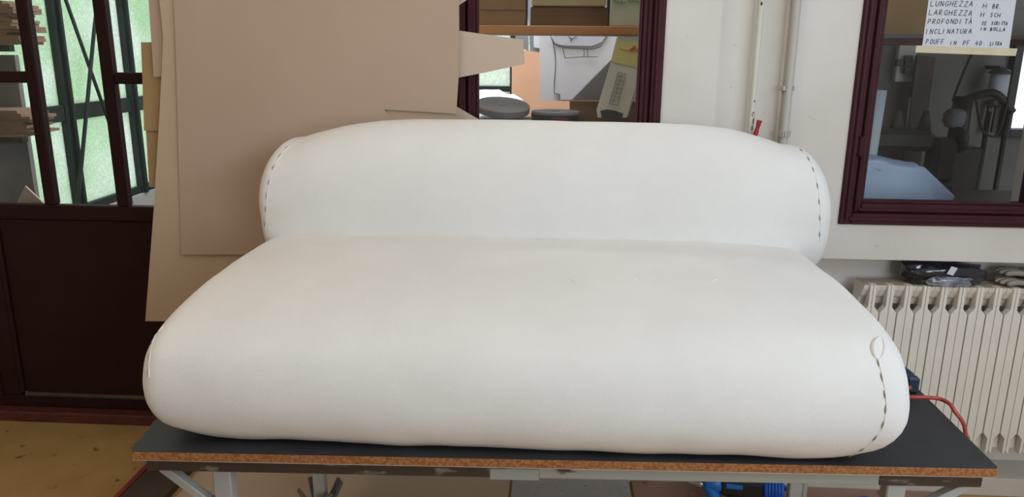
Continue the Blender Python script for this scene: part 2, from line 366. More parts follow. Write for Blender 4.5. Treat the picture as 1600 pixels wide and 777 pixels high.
# far glazed wall seen through window_1
fg = struct(empty('window_4', (-1.3, AY, 0)))
def fp(o): o.parent = fg; o.location = -fg.location; return o
fp(box('dado', (AX0, AY, 0), (.30, AY+.06, .9), 'wall_inner', bev=0))
xs = [AX0+.03, -2.1, -1.2, -.33, .27]
for x in xs: fp(box('steel_post', (x-.03, AY-.03, .9), (x+.03, AY+.03, AZ), 'green_steel', bev=.003))
for i in range(4):
    fp(box('steel_rail', (xs[i]+.03, AY-.02, 1.33), (xs[i+1]-.03, AY+.02, 1.37), 'green_steel', bev=.003))
    fp(box('patterned_pane', (xs[i]+.03, AY, .9), (xs[i+1]-.03, AY+.006, 1.33), 'frost_white', bev=0))
    fp(box('patterned_pane', (xs[i]+.03, AY, 1.37), (xs[i+1]-.03, AY+.006, AZ), 'frost_white', bev=0))
# dim right-hand room: back wall with a window
DYW = 4.5
wx0, wx1, wz0, wz1 = onY(1567, 200, 4.45).x, 3.25, onY(1585, 215, 4.45).z, 2.2
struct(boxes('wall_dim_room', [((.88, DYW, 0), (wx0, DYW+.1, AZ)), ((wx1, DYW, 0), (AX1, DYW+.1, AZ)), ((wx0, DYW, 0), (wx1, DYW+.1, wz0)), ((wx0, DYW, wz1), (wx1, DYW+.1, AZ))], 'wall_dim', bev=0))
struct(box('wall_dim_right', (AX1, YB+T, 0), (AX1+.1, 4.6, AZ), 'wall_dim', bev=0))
iw = struct(empty('window_5', (wx0, DYW, wz0)))
for o in (ring_frame('frame', wx0, wx1, wz0, wz1, .045, DYW-.05, DYW+.05, 'frame_dark'),
          box('pane', (wx0+.04, DYW-.002, wz0+.04), (wx1-.04, DYW+.002, wz1-.04), 'glass', bev=0)):
    o.parent = iw; o.location = -iw.location

# ------------------------------------------------------------------ work table
TZ = .78
tfl, tfr = onZ(205, 706, TZ), onZ(1562, 733, TZ)
TY1 = 2.50
tbl = thing('work_table', (0.02, 2.0, 0), 'long work table with charcoal laminate top and raw particleboard edge, under the white sofa', 'table')
def tp(o): o.parent = tbl; o.location = -tbl.location; return o
outline = [(tfl.x, tfl.y), (tfr.x-.006, tfr.y), (tfr.x, tfr.y+.006), (.99, TY1), (-.965, TY1)] + \
          [(p.x, p.y) for p in [onZ(*q, TZ) for q in ((248, 652), (239, 659), (231, 673), (226, 676), (222, 684), (210, 694))]]
tp(prism('core_board', [(x, y, TZ-.021) for x, y in outline], (0, 0, .020), 'chip', bev=.0012))
tp(prism('laminate_top', [(x*.9995, y+.0008, TZ-.001) for x, y in outline], (0, 0, .0012), 'laminate'))
tp(prism('backing_sheet', [(x, y+.001, TZ-.0225) for x, y in outline], (0, 0, .0015), 'lip'))
ang = math.atan2(tfr.y-tfl.y, tfr.x-tfl.x)
rl = [onY(222, 722, 1.52), onY(1543, 745, 1.56)]
def rail_box(name, xa, xb, ya, yb, za, zb, m):
    sl = (tfr.y-tfl.y)/(tfr.x-tfl.x)
    pts = [(xa, ya+sl*xa, za), (xb, ya+sl*xb, za), (xb, yb+sl*xb, za), (xa, yb+sl*xa, za)]
    return tp(prism(name, pts, (0, 0, zb-za), m, bev=.002))
y0r = tfl.y - (tfr.y-tfl.y)/(tfr.x-tfl.x)*tfl.x + .022
rail_box('front_rail', -.905, -.095, y0r, y0r+.03, TZ-.060, TZ-.0285, 'rail_dark')
rail_box('front_rail', -.0945, .730, y0r, y0r+.03, TZ-.060, TZ-.0285, 'rail')
rail_box('front_rail', .7305, .955, y0r, y0r+.03, TZ-.060, TZ-.0285, 'rail_dark')
rail_box('rail_joint_plate', -.13, -.02, y0r-.0015, y0r, TZ-.063, TZ-.036, 'rail')
rail_box('front_rail_lip', -.905, .955, y0r-.003, y0r+.03, TZ-.028, TZ-.0235, 'lip')
rail_box('rear_rail', -.905, .955, y0r+.86, y0r+.89, TZ-.060, TZ-.0235, 'rail')
for x in (-.80, .80): tp(box('cross_rail', (x-.018, y0r+.05, TZ-.056), (x+.018, y0r+.83, TZ-.024), 'steel'))
for x, y in ((-.742, 1.535), (.775, 1.585), (-.80, 2.36), (.845, 2.40)):
    tp(box('leg', (x-.021, y-.018, 0), (x+.021, y+.018, TZ-.062), 'steel', bev=.003))
def bar(name, a, b, w, t, m, par=None):
    a, b = Vector(a), Vector(b); dv = (b-a); L = dv.length
    mt = Matrix.Translation(a) @ dv.to_track_quat('Z', 'Y').to_matrix().to_4x4()
    bm = bmesh.new(); bm_box(bm, (-w/2, -t/2, 0), (w/2, t/2, L), mt); bmesh.ops.recalc_face_normals(bm, faces=bm.faces[:]); bevel(bm, .002)
    return frombm(name, bm, m, par)
tp(bar('brace', (-.885, 1.535, TZ-.066), (-.768, 1.535, .615), .024, .02, 'steel'))
tp(bar('brace', (.93, 1.585, TZ-.066), (.80, 1.585, .63), .024, .02, 'steel'))
tp(bar('brace', (-.885, 2.36, TZ-.066), (-.82, 2.36, .62), .024, .02, 'steel'))
tp(bar('brace', (.93, 2.40, TZ-.066), (.868, 2.40, .62), .024, .02, 'steel'))

# ------------------------------------------------------------------ the sofa
SX = -.075
sofa = thing('sofa', (SX, 2.03, TZ), 'unfinished puffy two-seat sofa covered in white wadding, standing on the work table', 'sofa')
TILT = .004
def loft(name, prof, xe, bulLR, n_in, inset_end, drop, cx, seed, zref, amp=.0022, shear=0.0):
    """prof: closed list of (y,z); lofted along x to +-xe, then rounded end panels"""
    P = spline([(0, y, z) for y, z in prof], 7, True); k = len(P)
    cen = sum(P, Vector())/k
    nor = []
    for i in range(k):
        t = (P[(i+1) % k]-P[i-1]).normalized(); n_ = Vector((0, -t.z, t.y))
        if n_.dot(cen-P[i]) < 0: n_ = -n_
        nor.append(n_)
    secs = []; bul = 1.0
    N = 64
    def sec(x, ins, sc):
        u = min(1, abs(x)/xe); L = []
        for p, n_ in zip(P, nor):
            q = p + n_*ins; q = cen + (q-cen)*sc
            z = q.z
            if z > zref: z -= drop(u)*(z-zref)/(max(pp.z for pp in P)-zref)
            L.append(Vector((x, q.y, z)))
        return L
    def e_(u): return max(0, (u-n_in)/(1-n_in))**2
    seamR = []
    capv = []
    for j in range(1, 7): 
        ph = R(84*j/6); capv.append((.86*math.sin(ph), .95*(1-math.cos(ph)), 1.0))
    xi, ii, _ = capv[-1]
    for j in range(1, 7):
        s = j/7; capv.append((xi+.14*math.sin(s*math.pi/2), ii, 1-s))
    bL, bR, xeL, xeR = bulLR
    for x, ins, sc in capv[::-1]: secs.append(sec(-xeL-x*bL, inset_end+ins*bR, sc))
    for i in range(N+1):
        x = -xeL + (xeL+xeR)*i/N; secs.append(sec(x, inset_end*e_(min(1, abs(x)/xe)), 1))
    for x, ins, sc in capv: secs.append(sec(xeR+x*bR, inset_end+ins*bR, sc))
    bm = bmesh.new(); V = []
    for L in secs:
        row = []
        for q in L:
            nv = noise.noise_vector(Vector((q.x*3.1+seed, q.y*4, q.z*5)))*amp*2 + noise.noise_vector(Vector((q.x*14+seed, q.y*14, q.z*14)))*amp*.5
            w = q + nv
            if w.z < .84: w.z += .005*noise.noise(Vector((w.x*9, 2.0, 0))) - .001
            if shear and w.z > 1.16: w.x *= 1 - shear*min(1.2, (w.z-1.16)/.2)**2
            if zref < 1.1:
                k_ = max(0, abs(w.x)-.66)/.19; w.z += .050*k_*k_*max(0, min(1, 1-(w.z-.78)/.17))
                w.z = max(w.z, TZ+.0012)
            w.x += cx; w.y += TILT*(w.x-SX)
            row.append(bm.verts.new(w))
        V.append(row)
    for i in range(len(V)-1):
        for j in range(k): bm.faces.new((V[i][j], V[i][(j+1) % k], V[i+1][(j+1) % k], V[i+1][j]))
    bm.faces.new(V[0]); bm.faces.new(V[-1][::-1])
    left = [v.co.copy() for v in V[len(capv)-1]]; right = [v.co.copy() for v in V[len(V)-1-(len(capv)-1)]]
    cenw = cen + Vector((cx, 0, 0))
    o = frombm(name, bm, 'fabric', None, True)
    return o, left, right, cenw
seat_prof = [(1.60, .784), (1.532, .796), (1.488, .842), (1.474, .905), (1.489, .975), (1.528, 1.028), (1.61, 1.070), (1.78, 1.096),
             (2.05, 1.104), (2.32, 1.090), (2.50, 1.05), (2.56, .95), (2.55, .84), (2.46, .788), (2.0, .786)]
seat, sl_, sr_, sc_ = loft('seat', seat_prof, .770, (.070, .084, .770, .768), .70, .006, lambda u: .012*u**4, SX, 3.0, 1.0)
back_prof = [(2.33, .99), (2.272, 1.06), (2.258, 1.15), (2.258, 1.24), (2.275, 1.325), (2.325, 1.395), (2.40, 1.430), (2.49, 1.420), (2.57, 1.36),
             (2.60, 1.22), (2.59, 1.05), (2.47, .98)]
back, bl_, br_, bc_ = loft('backrest', back_prof, .810, (.045, .062, .828, .830), .72, .008, lambda u: .058*u**5, SX+.022, 9.0, 1.15, shear=.060)
def sp(o): o.parent = sofa; o.location = -sofa.location; return o
sp(seat); sp(back)

from mathutils.bvhtree import BVHTree
def bvh(o): return BVHTree.FromPolygons([v.co[:] for v in o.data.vertices], [p.vertices[:] for p in o.data.polygons])
TR = {seat: bvh(seat), back: bvh(back)}
def surf(o, px, py):
    dv = ray(px, py).normalized(); h = TR[o].ray_cast(CAM, dv)
    if h[0] is None: h = TR[o].find_nearest(CAM + dv*(1.9 if o is seat else 2.45))
    return h[0].copy(), h[1].copy()
def seam(name, o, path, n_st):
    # hand-sewn seam lying on the cover: a soft ridge plus short separate stitches
    path = [(p.x, p.y) for p in spline([(x, y, 0) for x, y in path], 6)]
    out = [surf(o, *p) for p in path]; L = len(out)
    out = [(p, n_ if n_.dot(p-CAM) < 0 else -n_) for p, n_ in out]
    rd = [.0017+.0006*math.sin(i*.9)+.0005*math.sin(i*.37) for i in range(L)]; rd[0] = rd[-1] = .0005
    tube(name, [p for p, n_ in out], rd, 'fabric', o, 8)
    for s in range(n_st):
        i = min(L-2, int((s+.5)/n_st*(L-1))); p, n_ = out[i]; t = (out[i+1][0]-p).normalized(); side = n_.cross(t)
        c = p + n_*.0012 + side*.0022*(1 if side.x < 0 else -1)
        tube('stitch', [c-t*.009, c+n_*.0006, c+t*.009], [.0005, .0017, .0005], 'stitch', o, 6)
seam('front_seam', seat, [(1372, 562), (1378, 585), (1383, 612), (1385, 640), (1379, 668), (1362, 692), (1340, 707), (1318, 715)], 8)
seam('front_seam', seat, [(252, 507), (243, 524), (236, 546), (233, 570), (233, 592)], 4)
seam('back_seam', back, [(1249, 232), (1262, 246), (1271, 265), (1278, 290), (1281, 320), (1282, 350), (1281, 378)], 7)
seam('back_seam', back, [(453, 228), (440, 241), (428, 262), (421, 285), (417, 310), (416, 335), (414, 362)], 7)
# tucked fold at the upper end of the right front seam, small puckers on the seat
def lip(name, path, r_):
    path = [(p.x, p.y) for p in spline([(x, y, 0) for x, y in path], 5)]; out = [surf(seat, *p)[0] for p in path]; L = len(out)
    tube(name, out, [.0006+r_*math.sin(math.pi*i/(L-1)) for i in range(L)], 'fabric', seat, 8)
lip('fabric_fold', [(1377, 525), (1369, 532), (1365, 544), (1367, 556), (1373, 563)], .0060)
lip('fabric_fold', [(1377, 525), (1381, 535), (1382, 545), (1379, 556), (1373, 563)], .0022)
lip('pucker', [(1112, 441), (1117, 438), (1124, 439)], .0022); lip('pucker', [(989, 437), (996, 435), (1003, 438)], .0016); lip('pucker', [(889, 436), (896, 440), (899, 444)], .0010)

# ------------------------------------------------------------------ radiator in the niche
RX, RY, RZ0, RZ1 = 1.122, YB-.010, .185, .838
rad = thing('radiator', (1.5, RY+.06, 0), 'old cream sectional radiator in the wall niche under the right window', 'radiator')
PITCHX = .0625; PW = .0585
def section_mesh():
    bm = bmesh.new(); h = PW/2; n_ = .0115
    for s in (-1, 1):                                           # two front blades with a fine groove between
        a_ = .0008*s
        pts = [(a_, RZ0+.012), (n_*s, RZ0), (n_*s, RZ0+.062), (h*s, RZ0+.085), (h*s, RZ1-.105), (n_*s, RZ1-.082), (n_*s, RZ1), (a_, RZ1)]
        v0 = [bm.verts.new((x, 0, z)) for x, z in pts]; v1 = [bm.verts.new((x, .030, z)) for x, z in pts]
        bm.faces.new(v0); bm.faces.new(v1[::-1])
        for i in range(8): bm.faces.new((v0[i], v1[i], v1[(i+1) % 8], v0[(i+1) % 8]))
    bmesh.ops.recalc_face_normals(bm, faces=bm.faces[:]); bevel(bm, .001)
    bm_box(bm, (-.004, .012, RZ0+.01), (.004, .105, RZ1-.012))   # web
    # header: curved shoulder between the blades at the top
    prof = [(.006, RZ1-.002), (.10, RZ1-.004), (.105, RZ1-.09), (.055, RZ1-.085), (.046, RZ1-.060), (.030, RZ1-.048), (.012, RZ1-.020)]
    va = [bm.verts.new((-PITCHX/2+.0006, y, z)) for y, z in prof]; vb = [bm.verts.new((PITCHX/2-.0006, y, z)) for y, z in prof]
    bm.faces.new(va); bm.faces.new(vb[::-1]); k = len(prof)
    for i in range(k): bm.faces.new((va[i], vb[i], vb[(i+1) % k], va[(i+1) % k]))
    prof = [(.035, RZ0+.01), (.10, RZ0+.01), (.10, RZ0+.075), (.04, RZ0+.075)]
    va = [bm.verts.new((-PITCHX/2+.0006, y, z)) for y, z in prof]; vb = [bm.verts.new((PITCHX/2-.0006, y, z)) for y, z in prof]
    bm.faces.new(va); bm.faces.new(vb[::-1])
    for i in range(4): bm.faces.new((va[i], vb[i], vb[(i+1) % 4], va[(i+1) % 4]))
    bmesh.ops.recalc_face_normals(bm, faces=bm.faces[:])
    me = bpy.data.meshes.new('section'); bm.to_mesh(me); bm.free()
    me.materials.append(M['radiator']); me.materials.append(M['rad_dust'])
    for p in me.polygons:
        if p.normal.z > .9 and p.center.z > RZ1-.01 and p.center.y > .02: p.material_index = 1
    return me
sm = section_mesh()
for i in range(15):
    o = link('section', sm, None, rad); o.location = Vector((RX+PITCHX*(i+.5), RY, 0)) - rad.location
for x in (1.2, 1.9):
    o = box('wall_bracket', (x, RY+.106, RZ0+.03), (x+.02, YB+.149, RZ0+.06), 'greymetal', rad); o.location = -rad.location
for x in (1.15, 1.95):
    o = tube('foot', [(x, RY+.06, .0752), (x, RY+.06, RZ0+.02)], .012, 'radiator', rad); o.location = -rad.location

# ------------------------------------------------------------------ pipes in the chase
pp = thing('water_pipe', (.671, 2.722, 0), 'thin cream wall pipe with flaking paint near its lower end, left of the grey pipe', 'pipe')
def rel(o, t): o.parent = t; o.location = -t.location; return o
rel(tube('pipe', [(.671, 2.722, 0), (.671, 2.722, 1.2), (.671, 2.722, ZC)], .0105, 'pipe', seg=14), pp)
random.seed(4)
for q in ((1177, 178, .010), (1178, 188, .012), (1176, 200, .009), (1179, 158, .005), (1190, 6, .007)):
    c = onY(q[0], q[1], 2.711); s = q[2]
    bm = bmesh.new()
    n_ = 9; vv = []
    for k in range(n_):
        a_ = 2*math.pi*k/n_; rr = s*(.6+.5*random.random()); dx = max(-.0085, min(.0085, math.cos(a_)*rr*.6 + c.x-.671))
        vv.append(bm.verts.new((.671+dx, 2.722-math.sqrt(.0109**2-dx**2), c.z+math.sin(a_)*rr)))
    bm.faces.new(vv); rel(frombm('paint_flake_spot', bm, 'rust'), pp)
lv = onY(1187, 188, 2.69); lb = onY(1181, 208, 2.69)
rel(tube('valve_lever', [lb + (lb-lv)*.6, lb, lb+(lv-lb)*.35, lv-(lv-lb)*.15, lv], [.006, .0085, .0065, .0085, .0095], 'red_plastic', seg=10), pp)
rel(tube('valve_body', [(.671, 2.722, 1.29), (.671, 2.722, 1.30), (.671, 2.722, 1.34), (.671, 2.722, 1.35)], [.012, .02, .02, .012], 'greymetal', seg=8), pp)
rel(bar('lever_stem', (.671, 2.708, 1.32), lb + (lb-lv)*.5, .008, .006, 'greymetal'), pp)
gp2 = thing('heating_pipe', (.781, 2.700, 0), 'thicker grey wall pipe with a union nut and clip, beside the right window', 'pipe')
rel(tube('pipe', [(.781, 2.700, 0), (.781, 2.700, 1.2), (.781, 2.700, ZC)], .0145, 'pipe2', seg=16), gp2)
cz = onY(1228, 138, 2.7).z
rel(boxes('pipe_clip', [((.759, 2.686, cz-.008), (.768, 2.735, cz+.008)), ((.768, 2.7145, cz-.008), (.794, 2.7175, cz+.008)), ((.794, 2.690, cz-.008), (.799, 2.7185, cz+.008))], 'pipe2'), gp2)
bm = bmesh.new(); nz = onY(1225, 209, 2.69).z
for i in range(16):
    a_ = 2*math.pi*i/16
    bm_box(bm, (-.003, -.021, nz-.010), (.003, -.013, nz+.008), Matrix.Translation((.781, 2.700, 0)) @ Matrix.Rotation(a_, 4, 'Z'))
bm_tube(bm, [(.781, 2.700, nz-.010), (.781, 2.700, nz+.009)], .0175, 16)
rel(frombm('union_nut', bm, 'pipe2'), gp2)

# ------------------------------------------------------------------ hanging cardboard templates
def sheet(name, px, Y, m, label, thick=.003, tilt=0.0, n=None, group='cardboard templates hanging beside the left window'):
    pts = [onY(x, y, Y) for x, y in px]
    if tilt:                                                   # lean: lower edge swings toward the room
        zt = max(p.z for p in pts); pts = [CAM + (p-CAM)*((Y-(zt-p.z)*tilt)/Y) for p in pts]
    o = prism(name, pts, (0, thick, 0), m); return tag(o, label, 'cardboard', group)
T1, T2 = -250, -252
sheet('cardboard_template', [(268, T1), (722, T1), (717, 0), (717.5, 52), (716.5, 120), (713, 178), (600, 171), (618, 194), (640, 230), (640, 398), (283, 398), (274, 60), (271, 0)], 2.640, 'card',
      'largest grey-brown cardboard template, frontmost of the sheets hanging behind the sofa')
sheet('cardboard_template', [(252, T1), (660, T1), (690, 150), (712, 179), (714, 230), (640, 300), (500, 505), (227, 502), (240, 330), (249, 180), (255, 60), (249, 0)], 2.650, 'card2',
      'tall buff cardboard template whose lower left corner reaches lowest beside the dark door')
sheet('cardboard_template', [(700, 40), (718, 48), (760, 54), (817, 62), (820, 100), (760, 113), (718, 121), (690, 127)], 2.658, 'cardedge',
      'tapered cardboard tongue sticking out to the right across the left window')
sheet('cardboard_template', [(690, -40), (730, -40), (741, -8), (716, 9), (690, 22)], 2.666, 'cardedge',
      'cardboard corner poking out at the top edge of the photo beside the left window')
sheet('cardboard_template', [(690, 158), (714, 167), (747, 186), (780, 215), (690, 215)], 2.674, 'cardedge',
      'pointed cardboard corner rising just above the sofa back beside the left window')
sheet('cardboard_template', [(226, T1), (300, T1), (300, 120), (240, 120), (236, 60), (232, 0)], 2.668, 'card',
      'narrow grey-brown cardboard strip at the upper left of the hanging sheets')
sheet('cardboard_template', [(252, -60), (300, -60), (300, 206), (225, 204), (222, 110), (220, 66), (237, 66), (243, 40)], 2.682, 'card3',
      'golden brown cardboard sheet with a torn slit edge, over the door glass')
sheet('cardboard_template', [(227, 190), (300, 190), (300, 300), (233, 292), (230, 240), (228, 206)], 2.692, 'card3',
      'lowest brown cardboard piece just left of the buff sheet, over the door glass')
pk = tag(tube('wall_peg', [(-.95, YB-.001, 2.36), (-.95, YB-.11, 2.38)], .012, 'greymetal'), 'steel wall peg the cardboard templates hang from', 'peg')

# ------------------------------------------------------------------ paper note taped to the right window
PY = YB + .0255
pc = [onY(*q, PY) for q in ((1455, -28), (1440, 78), (1576, 81), (1592, -28))]
note = thing('paper_note', pc[1], 'handwritten white paper note taped to the right window glass', 'note')
rel(prism('paper', [p for p in pc], (0, .0006, 0), 'paper'), note)
tp_ = [onY(*q, PY-.0012) for q in ((1432, 71), (1590, 76), (1587, 87.5), (1430, 82))]
rel(prism('tape', tp_, (0, .001, 0), 'tape'), note)
FONT = {'L': [[(0,1),(0,0),(.7,0)]], 'U': [[(0,1),(0,.2),(.3,0),(.6,.2),(.6,1)]], 'N': [[(0,0),(0,1),(.6,0),(.6,1)]],
 'G': [[(.7,.85),(.4,1),(.05,.7),(.05,.3),(.35,0),(.7,.15),(.7,.45),(.45,.45)]], 'H': [[(0,0),(0,1)],[(.6,0),(.6,1)],[(0,.5),(.6,.5)]],
 'E': [[(.6,1),(0,1),(0,0),(.6,0)],[(0,.5),(.45,.5)]], 'Z': [[(0,1),(.6,1),(0,0),(.65,0)]], 'A': [[(0,0),(.3,1),(.65,0)],[(.1,.35),(.55,.35)]],
 'R': [[(0,0),(0,1),(.45,.95),(.5,.7),(.4,.5),(0,.45),(.6,0)]], 'P': [[(0,0),(0,1),(.45,.95),(.5,.7),(.4,.5),(0,.45)]],
 'O': [[(.3,1),(.05,.7),(.05,.3),(.3,0),(.6,.3),(.6,.7),(.3,1)]], 'F': [[(.6,1),(0,1),(0,0)],[(0,.5),(.45,.5)]],
 'D': [[(0,0),(0,1),(.4,.9),(.6,.5),(.4,.1),(0,0)]], 'I': [[(.1,0),(.1,1)]], 'T': [[(0,1),(.7,1)],[(.35,1),(.35,0)]],
 'C': [[(.6,.85),(.35,1),(.05,.6),(.1,.2),(.35,0),(.6,.15)]], 'B': [[(0,0),(0,1),(.4,.9),(.4,.6),(0,.5),(.5,.4),(.5,.1),(0,0)]],
 'S': [[(.55,.9),(.25,1),(.05,.75),(.5,.35),(.35,.02),(0,.1)]], '.': [[(.1,.0),(.16,.08)]], '`': [[(.1,1.3),(.4,1.2)]],
 '4': [[(.4,1),(0,.4),(.6,.4)],[(.45,.65),(.4,0)]], '0': [[(.3,1),(.05,.7),(.05,.3),(.3,0),(.6,.3),(.6,.7),(.3,1)]], ' ': []}
def write(lines, m, name):
    random.seed(11)
    for txt, (xa, ya), (xb, yb), hpx in lines:
        bm = bmesh.new()
        a_ = onY(xa, ya, PY-.0008); b_ = onY(xb, yb, PY-.0008); dv = b_-a_; n_ = max(1, len(txt.replace('`', '')))
        step = dv/n_; hh = hpx/430.0; k = 0
        for chx in txt:
            if chx == '`': k -= 1
            o_ = a_ + step*k + Vector((random.uniform(-.0006, .0006), 0, random.uniform(-.0006, .0006)))
            for stv in FONT[chx]:
                pts = [o_ + Vector((step.x*.95*x + hh*.10*y, 0, hh*y)) for x, y in stv]
                for p, q in zip(pts, pts[1:]):
                    t = (q-p).normalized(); s_ = Vector((-t.z, 0, t.x))*.0010; t = t*.0004
                    vv = [bm.verts.new(v) for v in (p-s_-t, q-s_+t, q+s_+t, p+s_-t)]; bm.faces.new(vv)
            k += 1
        rel(frombm(name, bm, m), note)
def zc(x, y): return (1420+x/7.772, y/7.77)
write([('LUNGHEZZA', zc(262, 74), zc(790, 80), 7.0), ('H', zc(895, 98), zc(965, 98), 6.0), ('BR.', zc(1018, 100), zc(1140, 108), 6.0),
       ('LARGHEZZA', zc(245, 180), zc(785, 190), 6.8), ('H', zc(868, 206), zc(930, 206), 6.5), ('SCH', zc(985, 206), zc(1125, 210), 5.5),
       ('PROFONDITA`', zc(228, 288), zc(782, 290), 6.5), ('SE', zc(885, 302), zc(955, 304), 4.6), ('SCRITTA', zc(1003, 302), zc(1205, 306), 4.4),
       ('INCLINATURA', zc(205, 408), zc(775, 408), 6.2), ('IN', zc(872, 370), zc(945, 370), 3.8), ('BOLLA', zc(988, 374), zc(1180, 378), 4.6)], 'ink', 'handwritten_word')
write([('POUFF', zc(205, 535), zc(435, 540), 7.0), ('IN', zc(505, 545), zc(590, 545), 5.0), ('PF', zc(655, 550), zc(745, 550), 6.4),
       ('40', zc(805, 550), zc(900, 550), 6.0), ('LITRA', zc(985, 550), zc(1135, 552), 4.6)], 'ink_blue', 'handwritten_word')

# ------------------------------------------------------------------ things on the radiator
def blob(name, c, rx, ry, rz, m, seed, amp=.2, parent=None, fr=3.0, flat=None, seg=(28, 16)):
    bm = bmesh.new(); bmesh.ops.create_uvsphere(bm, u_segments=seg[0], v_segments=seg[1], radius=1)
    for v in bm.verts:
        n_ = v.co.normalized(); s = 1 + amp*noise.noise(n_*fr + Vector((seed, 0, 0))) + amp*.5*noise.noise(n_*fr*3 + Vector((0, seed, 0)))
        q = Vector((math.copysign(abs(n_.x)**.65, n_.x)*rx, math.copysign(abs(n_.y)**.65, n_.y)*ry, math.copysign(abs(n_.z)**.65, n_.z)*rz))*s
        if flat is not None and q.z < flat: q.z = flat
        v.co = Vector(c) + q
    return frombm(name, bm, m, parent, True)
RT = RZ1 + .0005
bx0, bx1 = onY(1418, 430, RY+.03).x, onY(1546, 430, RY+.03).x
bag = thing('plastic_wrapped_cloth', ((bx0+bx1)/2, RY+.055, RT), 'dark cloth bundle in crumpled clear plastic lying on the radiator', 'bag')
bc = (bx0+bx1)/2; bw = (bx1-bx0)/2
o = blob('bundle', (0, 0, .034), bw*.95, .048, .040, 'plasticwrap', 2.0, .22, bag, 3.2, -.0335)
o = blob('bundle_roll', (-bw*.68, .01, .045), .055, .04, .036, 'plasticwrap', 7.0, .15, bag, 3.0, -.044)
o = blob('loose_plastic', (-bw*.05, -.046, .016), .075, .016, .018, 'clearwrap', 5.0, .5, bag, 5.0, -.0155)
lc = onY(1487, 423, RY)
q = Vector((lc.x, RY-.003, lc.z)) - bag.location
prism('paper_label', [q+Vector(v) for v in ((-.016, 0, -.012), (.006, 0, -.018), (.018, 0, .010), (-.004, 0, .016))], (0, .003, 0), 'paper', bag)
def glove(label, x, z0, yoff, rot, seed):
    g = thing('work_glove', (x, RY+.05+yoff, RT+z0), label, 'glove', 'work gloves on the radiator', rot)
    blob('palm', (0.05, 0, .014), .055, .040, .013, 'glove', seed, .08, g, 2, -.0135)
    for i in range(4):
        y = -.030+.020*i; L = (.060, .072, .075, .062)[i]
        tube('finger', spline([(0.005, y, .013), (-L*.45, y*1.05, .017), (-L, y*1.1, .011)], 4), [.0098]*6+[.0095, .008, .004], 'glove', g, 10)
    tube('thumb', spline([(.05, -.035, .012), (.025, -.052, .014), (-.005, -.058, .011)], 4), [.0115]*6+[.010, .008, .004], 'glove', g, 10)
    blob('cuff', (.125, 0, .014), .032, .042, .0135, 'glove_dark', seed+3, .05, g, 2, -.0135)
gx0 = onY(1556, 440, RY+.03).x
glove('pale grey work glove lying directly on the radiator, dark cuff', gx0+.085, 0, -.0, .12, 1.0)
glove('pale grey work glove on top of another glove on the radiator', gx0+.095, .030, .014, -.10, 4.0)

# ------------------------------------------------------------------ tools at the right
st = thing('air_stapler', (.920, 2.03, TZ+.0003), 'dark blue air stapler half hidden behind the right end of the sofa on the table', 'tool')
tube('handle', spline([(-.02, .10, .030), (.0, .03, .036), (.018, -.04, .036), (.030, -.10, .030)], 5), [.018]*12+[.019, .019, .018, .014], 'navy_tool', st, 14)
box('magazine', (-.05, .00, 0), (-.02, .16, .03), 'navy_tool', st, .004)
box('nose', (-.055, .10, 0), (.0, .16, .09), 'navy_tool', st, .006)
box('end_cap', (.012, -.118, .0), (.046, -.094, .046), 'navy_tool', st, .006)
hp = [(.948, 1.925, TZ+.02), (.958, 1.86, TZ+.012)] 
hose_px = [(1416, 621), (1440, 621), (1465, 623), (1482, 630), (1491, 642), (1492, 655)]
hz_ = [.81, .805, .80, .800, .79, .77]
hpts = [onZ(x, y, z) for (x, y), z in zip(hose_px, hz_)]
hpts = [Vector((.938, 1.9055, .803)), Vector((.920, 1.893, .802)), Vector((.899, 1.876, .801)), Vector((.897, 1.852, .801))] + hpts[1:-1] + [Vector((1.03, hpts[-2].y-.01, .74)), Vector((1.045, hpts[-2].y+.01, .60)), Vector((1.03, 1.95, .0085)), Vector((1.1, 2.3, .0085))]
tag(tube('air_hose', spline(hpts, 8), .0050, 'red_hose', seg=10), 'thin red air hose leaving the stapler and dropping over the table edge', 'hose')

ng = thing('nail_gun', (.672, 2.53, .0122), 'bright blue and black nail gun on the floor under the table', 'tool', None, R(-8))
tube('barrel', [(-.10, .0, .10), (-.09, 0, .105), (-.05, 0, .11), (-.04, 0, .11)], [.028, .036, .036, .030], 'blue_tool', ng, 16)
tube('nose', [(-.16, 0, .10), (-.12, 0, .10), (-.10, 0, .10)], [.012, .016, .022], 'silver', ng, 12)
box('motor_housing', (-.05, -.035, .075), (.10, .035, .145), 'black', ng, .012)
box('side_plate', (-.03, -.040, .112), (.03, -.034, .132), 'blue_tool', ng, .003)
tube('front_body', spline([(-.09, -.01, .11), (-.065, -.012, .06), (-.06, -.014, .02)], 5), .026, 'blue_tool', ng, 12)
box('grip', (-.02, -.03, .03), (.075, .03, .078), 'black', ng, .012)
box('rear_cover', (.055, -.034, .06), (.098, .034, .125), 'blue_tool', ng, .01)
box('battery', (-.075, -.04, 0), (.09, .04, .032), 'black', ng, .008)
coil = []
for i in range(150):
    t = i/149; a_ = 2*math.pi*6*t
    coil.append((.828+.070*(t-.5)+.006*math.cos(a_), 2.58+.050*math.cos(a_), .074+.052*math.sin(a_)))
coil = coil[6:] + [(.93, 2.52, .06), (.98, 2.56, .05), (1.08, 2.60, .0215), (1.2, 2.64, .0215)]
tag(tube('coiled_hose', coil, .0085, 'blue_hose', seg=8), 'shiny bright blue coiled air hose beside the nail gun under the table', 'hose')
tag(box('pale_board', (-.14, 2.45, .0005), (.315, 2.715, .012), 'speckle'), 'speckled pale grey board on the floor under the middle of the table', 'board')
tag(box('buff_sheet', (-1.40, 2.45, .0005), (-.15, 2.715, .004), 'card2'), 'buff cardboard sheet on the floor under the left half of the table', 'cardboard')
